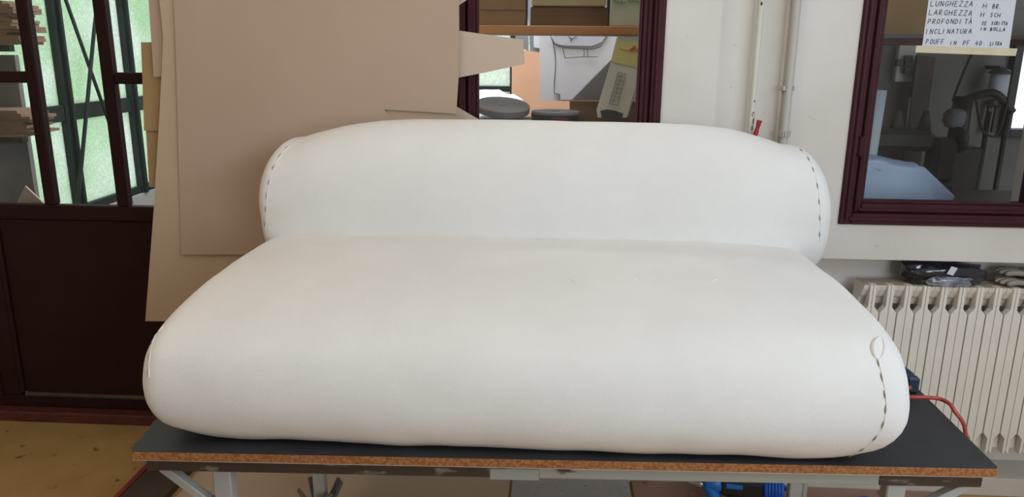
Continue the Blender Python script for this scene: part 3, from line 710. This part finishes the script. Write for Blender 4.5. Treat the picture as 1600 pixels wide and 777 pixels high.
tag(box('terracotta_board', (.325, 2.45, .0005), (1.55, 2.716, .012), 'terracotta'), 'reddish brown board on the floor under the right half of the table', 'board')
tag(tube('white_pole', [(.905, 2.47, .0125), (.905, 2.50, .60), (.905, 2.515, .76)], .012, 'white_pole'), 'thin white pole standing behind the right table leg', 'pole')
for a_ in range(4):
    mt = Matrix.Translation((-.80, 2.36, .10)) @ Matrix.Rotation(R(90*a_+35), 4, 'Z') @ Matrix.Rotation(R(28), 4, 'Y')
    tp(box('leg_clamp_jaw', (.032, -.022, 0), (.044, .022, .085), 'greymetal', None, .003, mt))

# ------------------------------------------------------------------ seen through the door: boards, panel, carton
tag(prism('grey_panel', [(-3.02+.09, 3.62, 0), (-2.58, 3.62, 0), (-2.58, 3.62, 1.60), (-2.93, 3.62, 1.60)], (0, .03, 0), 'grey_panel'), 'grey plaster panel standing behind the door glass at the left edge', 'panel')
random.seed(5)
ORD = 'lowest second third fourth fifth sixth seventh eighth ninth tenth eleventh twelfth thirteenth fourteenth'.split()
def stack(zb, n, th, xr, y0, y1, label, grp):
    for i in range(n):
        e = xr + random.uniform(-.05, .02)
        o = box('plywood_board', (-2.925, y0+random.uniform(0, .02), zb+i*th+.0003), (e, y1, zb+(i+1)*th), 'ply', bev=0)
        tag(o, label % (ORD[i] if i < n-1 else 'topmost'), 'board', grp)
rk = thing('board_rack', (-2.75, 3.4, 0), 'dark steel rack holding the plywood boards behind the door', 'rack')
xr1 = onY(26, 40, 3.42).x; xr2 = onY(46, 190, 3.42).x
za1 = onY(10, 70, 3.42).z; za2 = onY(20, 214, 3.42).z
for z in (za1, za2):
    o = box('rack_arm', (-2.99, 3.44, z-.03), (xr2-.06, 3.48, z), 'machine', rk); o.location = -rk.location
o = box('rack_post', (-2.97, 3.49, 0), (-2.93, 3.53, 2.2), 'machine', rk); o.location = -rk.location
for z in (za1, za2):
    o = box('rack_tie', (-2.97, 3.48, z-.03), (-2.93, 3.49, z), 'machine', rk); o.location = -rk.location
stack(za1, 14, .0135, xr1, 3.40, 3.6, '%s plywood board, counted upwards, in the upper stack behind the door glass', 'upper plywood stack')
stack(za2, 9, .0135, xr2, 3.40, 3.6, '%s plywood board, counted upwards, in the lower stack behind the door glass', 'lower plywood stack')
tri = [onY(x, y, 3.25) for x, y in ((22, 325), (39, 291), (68, 318), (75, 335))]
tag(prism('cardboard_corner', [tri[0], tri[1], tri[2], tri[3], Vector((tri[3].x, 3.25, .0)), Vector((tri[0].x, 3.25, .0))], (0, .01, 0), 'cardedge'), 'pale cardboard with pointed top corner standing behind the door glass', 'cardboard')

# ------------------------------------------------------------------ seen through window_1: rack with cartons, rolls, templates
rack = thing('wooden_rack', (0, 3.25, 0), 'pine shelf rack standing behind the left window', 'rack')
def rp(o): o.parent = rack; o.location = -rack.location; return o
rp(box('shelf', (-.52, 3.14, 1.705), (.56, 3.50, 1.738), 'shelfwood'))
rp(box('shelf', (-.52, 3.00, 1.335), (.56, 3.36, 1.360), 'shelfwood'))
for x in (-.57, .565):
    for y in (3.02, 3.46): rp(box('post', (x-.02, y-.02, 0), (x+.02, y+.02, 2.4), 'shelfwood'))
    rp(box('side_rail', (x-.02, 3.04, 1.28), (x+.02, 3.44, 1.33), 'shelfwood')); rp(box('side_rail', (x-.02, 3.04, 1.65), (x+.02, 3.44, 1.70), 'shelfwood'))
SZ = 1.7385
def carton(name, x0, x1, y0, y1, z0, z1, m, label, band=None):
    c = thing(name, ((x0+x1)/2, y0, z0), label, 'carton'); 
    rel(box('body', (x0, y0, z0), (x1, y1, z1), m, bev=.003), c)
    rel(box('flap', (x0+.002, y0-.003, z1-min(.09, (z1-z0)*.45)), (x1-.002, y0-.0002, z1-.002), m, bev=.001), c)
    if band: rel(box('seam_band', (x0+.002, y0-.002, band[0]), (x1-.002, y0-.0002, band[1]), band[2], bev=0), c)
    return c
xa, xb = onY(755, 20, 3.2).x, onY(821, 20, 3.2).x
carton('carton', xa-.05, xb, 3.20, 3.46, SZ, SZ+.30, 'box1', 'brown carton at the left end of the shelf behind the left window', (SZ+.058, SZ+.062, 'darkwood'))
xa, xb = onY(829, 20, 3.24).x, onY(951, 20, 3.24).x
carton('carton', xa, xb, 3.24, 3.47, SZ, SZ+.075, 'box1', 'flat dark brown carton under the tan carton on the shelf')
za_ = onY(880, 26, 3.19).z
xa, xb = onY(831, 20, 3.19).x, onY(947, 20, 3.19).x
carton('carton', xa, xb, 3.19, 3.45, SZ+.0765, SZ+.33, 'box2', 'tan carton lying on the flat dark carton in the middle of the shelf')
xa, xb = onY(953.5, 20, 3.18).x, onY(1008, 20, 3.18).x
gc = carton('carton', xa, xb+.02, 3.18, 3.46, SZ, SZ+.3, 'box3', 'pale green carton with green scribbles at the right end of the shelf')
bm = bmesh.new()
for sx, sy in ((958, 3), (968, 4), (980, 2), (990, 3)):
    p_ = [onY(sx+dx, sy+dy, 3.1765) for dx, dy in ((0, 0), (3, -4), (5, 2), (8, -3), (9, 1))]
    bm_tube(bm, p_, .0025, 5)
rel(frombm('green_lettering', bm, 'green_ink'), gc)
# rolls on the lower shelf
def roll(name, c, r_, h_, tilt, m, label, band=None):
    t = thing(name, c, label, 'roll'); t.rotation_euler = tilt
    bm = bmesh.new(); bm_tube(bm, [(0, 0, 0), (0, 0, .004), (0, 0, h_-.003), (0, 0, h_)], [r_-.003, r_, r_, r_-.003], 40); frombm('wound_body', bm, m, t)
    bm = bmesh.new(); bm_tube(bm, [(0, 0, h_), (0, 0, h_+.001)], r_*.2, 20); frombm('core', bm, 'machine', t)
    if band:
        bm = bmesh.new(); bm_tube(bm, [(0, 0, h_*.15), (0, 0, h_*.75)], r_+.0015, 40); frombm('dark_band', bm, 'black', t)
        box('label', (-.01, -r_-.004, h_*.3), (.05, -r_-.0016, h_*.6), 'maroon', t, 0)
    return t
roll('webbing_roll', (onY(784, 170, 3.16).x, 3.19, 1.402), .112, .028, (R(12), R(5), 0), 'disc', 'tilted grey webbing roll at the left on the lower shelf behind the left window')
box_ = tag(box('felt_pad', (-.32, 3.06, 1.3605), (-.11, 3.30, 1.372), 'grey_card'), 'grey felt pad under the tilted webbing roll', 'pad')
roll('tape_roll', (onY(868, 175, 3.17).x, 3.17, 1.3605), .098, .046, (0, 0, 0), 'disc', 'flat grey tape roll with black band and maroon label on the lower shelf', True)
# leaning carton with yellow tape
ct = thing('long_carton', onY(965, 186, 3.10), 'long off-white carton with yellow tape and red mark, leaning by the left window frame', 'carton')
def cp(o): o.parent = ct; o.location = -ct.location; return o
A_ = [onY(x, y, 3.10+.05*(1-(y-57)/130)) for x, y in ((967, 55), (1003, 62), (1001, 112), (977, 180), (963, 169), (932, 172))]
cp(prism('body', [A_[0], A_[1], A_[2], onY(979, 184, 3.10), onY(934, 184, 3.10), A_[5]], (0.012, .075, 0), 'carton_white', bev=.001))
yl = [onY(x, y, 3.0975+.05*(1-(y-57)/130)) for x, y in ((965, 62), (1003, 68), (1001, 107), (956, 97))]
cp(prism('yellow_tape', yl, (0, .001, 0), 'carton_yellow'))
lg = [[(968, 76), (980, 79), (986, 76), (991, 72)], [(984, 80), (990, 74), (993, 72)], [(988, 80), (993, 75), (994, 80), (997, 76)]]
bm = bmesh.new()
for i, L_ in enumerate(lg):
    bm_tube(bm, [onY(x, y, 3.0955+.05*(1-(y-57)/130)) for x, y in L_], .0011 if i == 0 else .0026, 5)
cp(frombm('red_mark', bm, 'red_ink'))
bm = bmesh.new()
def ln(a, b, r_=.0008): bm_tube(bm, [onY(a[0], a[1], 3.0965+.05*(1-(a[1]-57)/130)), onY(b[0], b[1], 3.0965+.05*(1-(b[1]-57)/130))], r_, 5)
c4 = [(966, 113), (978, 116), (965, 165), (952, 162)]
for i in range(4): ln(c4[i], c4[(i+1) % 4])
for k in range(1, 7):
    t = k/7; a_ = (c4[0][0]+(c4[1][0]-c4[0][0])*t, c4[0][1]+(c4[1][1]-c4[0][1])*t); b_ = (c4[3][0]+(c4[2][0]-c4[3][0])*t, c4[3][1]+(c4[2][1]-c4[3][1])*t)
    seg_ = 7
    for s in range(seg_):
        if random.random() < .85:
            t0, t1 = .06+.9*s/seg_, .06+.9*(s+.75)/seg_
            ln((a_[0]+(b_[0]-a_[0])*t0, a_[1]+(b_[1]-a_[1])*t0), (a_[0]+(b_[0]-a_[0])*t1, a_[1]+(b_[1]-a_[1])*t1), .0006 if k != 3 else .0011)
cp(frombm('printed_label', bm, 'dark_ink'))
cp(prism('opening_shade', [onY(x, y, 3.0965) for x, y in ((938, 173), (948, 171), (962, 173), (974, 178), (972, 184), (940, 184))], (0, .002, 0), 'black'))  # flat black sheet painted as the shade inside the open end
tag(box('brown_tray', (onY(890, 170, 3.3).x, 3.25, 1.3605), (onY(1000, 170, 3.3).x, 3.35, 1.44), 'box1'), 'low brown tray behind the tape roll on the lower shelf', 'tray')

# white pattern templates hanging beyond the rack
def tmpl(px, Y, m, label, th=.004, grp='pattern templates hanging beyond the left window'):
    return tag(prism('pattern_template', [onY(x, y, Y) for x, y in px], (0, th, 0), m), label, 'template', grp)
tmpl([(843, -30), (960, -30), (967, 57), (958, 92), (893, 158), (843, 158)], 3.90, 'white_card', 'large white pattern template with slanted right edge seen through the left window')
curve = [(x, y) for x, y in ((862, 60), (866, 75), (868, 100), (866, 130), (866, 146), (874, 147), (874, 156))]
tmpl([(870, -30), (958, -30), (964, 57), (955, 93), (893, 156)] + curve[::-1], 3.885, 'white_card', 'white pattern template with a curved left edge, in front of the larger one')
rr = [(862, -20), (862, 58), (868, 68), (880, 71), (925, 72), (940, 66), (948, 54), (950, -20)]
tmpl([(x, y) for x, y in rr], 3.872, 'lilac_card', 'pale lilac rounded template tucked above the white templates')
bm = bmesh.new()
def edge(L_, Y=3.868, r_=.0016): bm_tube(bm, spline([onY(x, y, Y) for x, y in L_], 4), r_, 5)
edge([(860, 56), (866, 68), (880, 74), (905, 76), (925, 77), (940, 72)]); edge([(879, 75), (881, 83), (883, 91)]); edge([(883, 91), (908, 89), (934, 89)])
edge([(862, 60), (866, 75), (868, 100), (866, 130), (866, 146)], 3.882); edge([(866, 146), (870, 146.5), (874, 147)], 3.882); edge([(874, 147), (874, 152), (874, 156)], 3.882)  # thin shadow along the curved template edge, drawn as dark lines
edge([(912, 77), (913, 83), (912, 89)]); edge([(917, 77), (918, 83), (918, 89)]); edge([(888, 57), (893, 61), (891, 65)]); edge([(893, 61), (901, 57)])
tag(frombm('template_lines_and_shadows', bm, 'line_shadow'), 'dark lines painted as thin shadows between the white templates and as insert outlines', 'marking')
tag(tube('template_rail', [(-.45, 3.93, 2.05), (.60, 3.93, 2.05)], .012, 'greymetal'), 'horizontal steel rail the pattern templates hang from', 'rail')
tmpl([(803, -20), (815, -20), (826, 60), (826, 80), (816, 76), (806, 79)], 4.30, 'grey_card', 'leftmost dark grey hanging template seen through the left window')
tmpl([(822, -20), (846, -20), (852, 60), (851, 83), (828, 80), (827, 60)], 4.28, 'grey_card', 'wider dark grey hanging template beside the white templates')
tmpl([(832, -20), (846, -20), (849, 60), (847, 76), (834, 74)], 4.26, 'white_card', 'small pale template in front of the dark grey ones')
o = prism('salmon_panel', [onY(800, 80, 5.45), onY(845, 78, 5.45), onY(900, 78, 5.45), Vector((.36, 5.45, 0)), Vector((onY(800, 80, 5.45).x, 5.45, 0))] , (0, .02, 0), 'pink')
tag(o, 'salmon pink panel standing in the annex behind the left window', 'panel')
cl = blob('foam_pile', (onY(735, 150, 4.9).x, 4.9, 1.02), .36, .30, .36, 'sheetwhite', 6.0, .25, None, 2.0, -.358)
tag(cl, 'heap of bright white foam sheets in the annex behind the left window', 'foam')
tag(box('pile_table', (-1.3, 4.45, .0), (.45, 5.4, .66), 'wall_inner', bev=.01), 'pale bench block under the white foam heap in the annex', 'bench')
tag(prism('dim_wall_stand_in', [onY(x, y, 3.97) for x, y in ((1010, 50), (1030, 200), (870, 200), (895, 130), (960, 50))][:2] + [Vector((.62, 3.97, 0)), Vector((.10, 3.97, 0))] + [onY(895, 130, 3.97), onY(960, 50, 3.97)], (0, .02, 0), 'grey_panel'), 'grey sheet standing in for the dim wall behind the white templates', 'panel')  # added sheet, the wall's dimness is put into its grey

# ------------------------------------------------------------------ seen through window_2: dim storeroom
bench = thing('storeroom_bench', (1.9, 3.3, 0), 'dark bench inside the storeroom behind the right window', 'bench')
for o in (box('top', (1.0, 2.98, .985), (2.6, 3.75, 1.015), 'darkwood'), box('front_board', (1.02, 3.0, .1), (2.58, 3.02, .984), 'darkwood'),
          box('leg', (1.02, 3.66, 0), (1.08, 3.72, .984), 'darkwood'), box('leg', (2.52, 3.66, 0), (2.58, 3.72, .984), 'darkwood'),
          box('leg', (1.02, 3.03, 0), (1.08, 3.09, .984), 'darkwood'), box('leg', (2.52, 3.03, 0), (2.58, 3.09, .984), 'darkwood')): rel(o, bench)
BZ = 1.0155
bb = thing('plastic_sack', (onY(1400, 300, 3.22).x, 3.22, BZ), 'pale blue plastic sack lying just inside the right window', 'sack')
pb = [onY(x, y, 3.14) for x, y in ((1325, 350), (1325, 262), (1346, 250), (1378, 251), (1402, 258), (1440, 263), (1452, 280), (1464, 350))]
bm = bmesh.new()
front = [bm.verts.new(p) for p in pb]; mid = [bm.verts.new(p+Vector((0, .06, .015))) for p in pb]; rear = [bm.verts.new(p+Vector((0.01, .16, -.02))) for p in pb]
for r_ in (front, mid, rear):
    for v in r_: v.co.z = max(v.co.z, BZ+.0005)
for a_, b_ in ((front, mid), (mid, rear)):
    for i in range(8): bm.faces.new((a_[i], b_[i], b_[(i+1) % 8], a_[(i+1) % 8]))
bm.faces.new(front); bm.faces.new(rear[::-1])
bmesh.ops.recalc_face_normals(bm, faces=bm.faces[:]); bevel(bm, .012, 3)
bmesh.ops.subdivide_edges(bm, edges=bm.edges[:], cuts=2, use_grid_fill=True)
for v in bm.verts:
    if v.co.z > BZ+.01: v.co += noise.noise_vector(v.co*18)*.006
rel(frombm('sack_body', bm, 'bluebag', None, True), bb)
fl = [onY(x, y, 3.20) for x, y in ((1425, 258), (1446, 262), (1494, 308), (1486, 318), (1450, 318))]
rel(prism('sack_flap', fl, (0, .03, 0), 'bluebag', bev=.006), bb)
rel(blob('sack_neck', onY(1362, 262, 3.17), .045, .03, .022, 'bluebag', 3.0, .3), bb)
wr = thing('fabric_roll', (onY(1368, 200, 3.30).x, 3.34, BZ), 'upright white roll beside the blue sack behind the right window', 'roll')
tube('wound_sheet', [(0, 0, 0), (0, 0, .2), (.008, 0, onY(1370, 141, 3.34).z-BZ)], .034, 'whiteroll', wr, 24)
tube('core', [(.008, 0, onY(1370, 141, 3.34).z-BZ), (.008, 0, onY(1370, 141, 3.34).z-BZ+.002)], .012, 'grey_card', wr, 16)
sh2 = thing('storeroom_shelf', (1.5, 3.5, 1.6), 'worn wooden wall shelf high inside the storeroom', 'shelf')
zb = onY(1410, 62, 3.4).z
rel(box('board', (.89, 3.40, zb-.02), (2.5, 3.75, zb+.005), 'redtrim'), sh2)
rel(box('board_edge', (.89, 3.395, zb+.0055), (2.5, 3.42, zb+.022), 'grey_panel'), sh2)
rel(boxes('hanger', [((1.02, 3.6, zb+.006), (1.05, 3.63, AZ)), ((2.42, 3.6, zb+.006), (2.45, 3.63, AZ))], 'machine'), sh2)
carton('carton', 1.16, onY(1438, 30, 3.42).x+.12, 3.43, 3.73, zb+.0058, zb+.26, 'box4', 'tan carton on the shelf behind the note on the right window')
carton('carton', 1.80, 2.2, 3.46, 3.73, zb+.0058, zb+.22, 'wall_inner', 'grey box on the storeroom shelf right of the note')
eb = thing('fuse_box', onY(1420, 130, 4.4), 'pale grey fuse board hanging on the storeroom wall', 'fuse box')
a_, b_ = onY(1398, 128, 4.46), onY(1436, 66, 4.46)
rel(box('plate', (a_.x, 4.46, a_.z), (b_.x, 4.499, b_.z), 'wall', bev=.004), eb)
for x, y in ((1404, 98), (1416, 98), (1416, 110), (1418, 92)):
    c = onY(x, y, 4.455); rel(box('switch', (c.x-.018, 4.43, c.z-.018), (c.x+.018, 4.4595, c.z+.018), 'black', bev=.003), eb)
# upright boards leaning on the back wall
for i, (x0_, x1_, yt, Y_, lb_, m_) in enumerate(((1434, 1462, 86, 4.40, 'tall dark brown board leaning on the storeroom wall left of centre', 'darkwood'), (1480, 1508, 226, 4.05, 'brown board standing in the storeroom below the note', 'darkwood'),
                                   (1506, 1526, 236, 4.10, 'taller of two brown boards standing at the right in the storeroom', 'darkwood'), (1522, 1534, 258, 4.0, 'narrow short brown board at the right end of the standing boards', 'darkwood'))):
    a_, b_ = onY(x0_, yt, Y_), onY(x1_, yt+4, Y_)
    tag(prism('wooden_board', [(a_.x, Y_, 0), (b_.x, Y_, 0), (b_.x, Y_+.0, b_.z), (a_.x, Y_, a_.z)], (0, .025, 0), m_), lb_, 'board')
# dark machinery silhouettes on the bench
mc = thing('sewing_machine', (1.60, 3.60, BZ), 'dark industrial sewing machine on the bench behind the right window', 'sewing machine')
box('bed', (-.20, -.07, 0), (.20, .07, .06), 'machine', mc, .01); box('column', (.10, -.06, .06), (.20, .06, .26), 'machine', mc, .02)
box('arm', (-.19, -.05, .20), (.10, .05, .30), 'machine', mc, .025); tube('needle_bar', [(-.16, 0, .06), (-.16, 0, .20)], .012, 'greymetal', mc)
tube('handwheel', [(.205, 0, .25), (.235, 0, .25)], .06, 'machine', mc, 20)
tube('thread_post', [(-.02, 0, .30), (-.02, 0, .44)], .005, 'greymetal', mc, 8)
for x in (-.06, .06):
    tube('thread_cone', [(x, 0, .30), (x, 0, .38)], [.03, .012], 'darkwood', mc, 14)
pz = onY(1500, 190, 3.9)
pr = thing('pneumatic_press', (pz.x, 3.9, 0), 'dark press with cables and a pale round cap in the storeroom', 'machine')
box('stand', (-.10, -.06, 0), (.10, .06, pz.z-.12), 'machine', pr, .01)
tube('cylinder', [(0, 0, pz.z-.12), (0, 0, pz.z+.12)], .045, 'machine', pr, 16)
blob('round_cap', (-.055, -.05, pz.z+.02),   .045, .04, .045, 'grey_card', 2.0, .1, pr)
tube('arm', spline([(0, 0, pz.z+.1), (.12, -.03, pz.z+.14), (.22, -.03, pz.z+.05)], 6), .02, 'machine', pr)
tube('cable', spline([(-.05, 0, pz.z+.1), (-.03, -.06, pz.z+.3), (.06, -.03, pz.z+.5), (.05, 0, AZ-pz.z*0-.01)], 8), .006, 'machine', pr, 6)
tube('cable', spline([(.06, 0, pz.z+.1), (.10, -.05, pz.z-.05), (.18, -.05, pz.z+.1), (.17, 0, AZ-.01)], 8), .006, 'machine', pr, 6)
for x in (.05, .14): tube('rail_post', [(x+.08, 0, 0), (x+.08, 0, pz.z+.05)], .012, 'machine', pr, 8)
pt = thing('paper_towel_roll', onY(1557, 155, 4.3), 'white paper roll hanging from a dark holder in the storeroom', 'paper roll')
a_, b_ = onY(1557, 153, 4.36), onY(1560, 115, 4.36)
rel(tube('roll', [(a_.x, 4.36, a_.z), (a_.x, 4.36, b_.z)], .047, 'whiteroll', seg=24), pt)
rel(tube('holder', [(a_.x, 4.36, b_.z), (a_.x, 4.36, b_.z+.012), (a_.x, 4.36, b_.z+.03)], [.06, .055, .02], 'machine', seg=18), pt)
rel(box('wall_arm', (a_.x-.012, 4.36, b_.z+.02), (a_.x+.012, 4.4995, b_.z+.04), 'machine'), pt)
hk = thing('hanging_tool', onY(1550, 205, 4.4), 'dark two-pronged tool hanging below the paper roll in the storeroom', 'tool')
c = onY(1552, 166, 4.46); e = onY(1548, 207, 4.46)
rel(tube('head', [(c.x-.03, 4.46, c.z+.01), (c.x, 4.46, c.z+.02), (c.x+.03, 4.46, c.z+.01)], .025, 'machine', seg=12), hk)
rel(bar('prong', (c.x-.02, 4.46, c.z), (c.x-.025, 4.46, e.z), .022, .015, 'machine'), hk)
rel(bar('prong', (c.x+.02, 4.46, c.z), (c.x+.015, 4.46, e.z), .022, .015, 'machine'), hk)
rel(box('wall_hook', (c.x-.01, 4.46, c.z), (c.x+.01, 4.4995, c.z+.02), 'machine'), hk)
wp = [onY(x, y, 3.3) for x, y in ((1550, 306), (1575, 309), (1590, 318), (1560, 318))]
tag(box('wood_offcut', (onY(1552, 318, 3.15).x, 3.10, BZ), (onY(1592, 318, 3.15).x, 3.22, BZ+.02), 'ply'), 'pale wood offcut on the bench in the lower right of the right window', 'offcut')
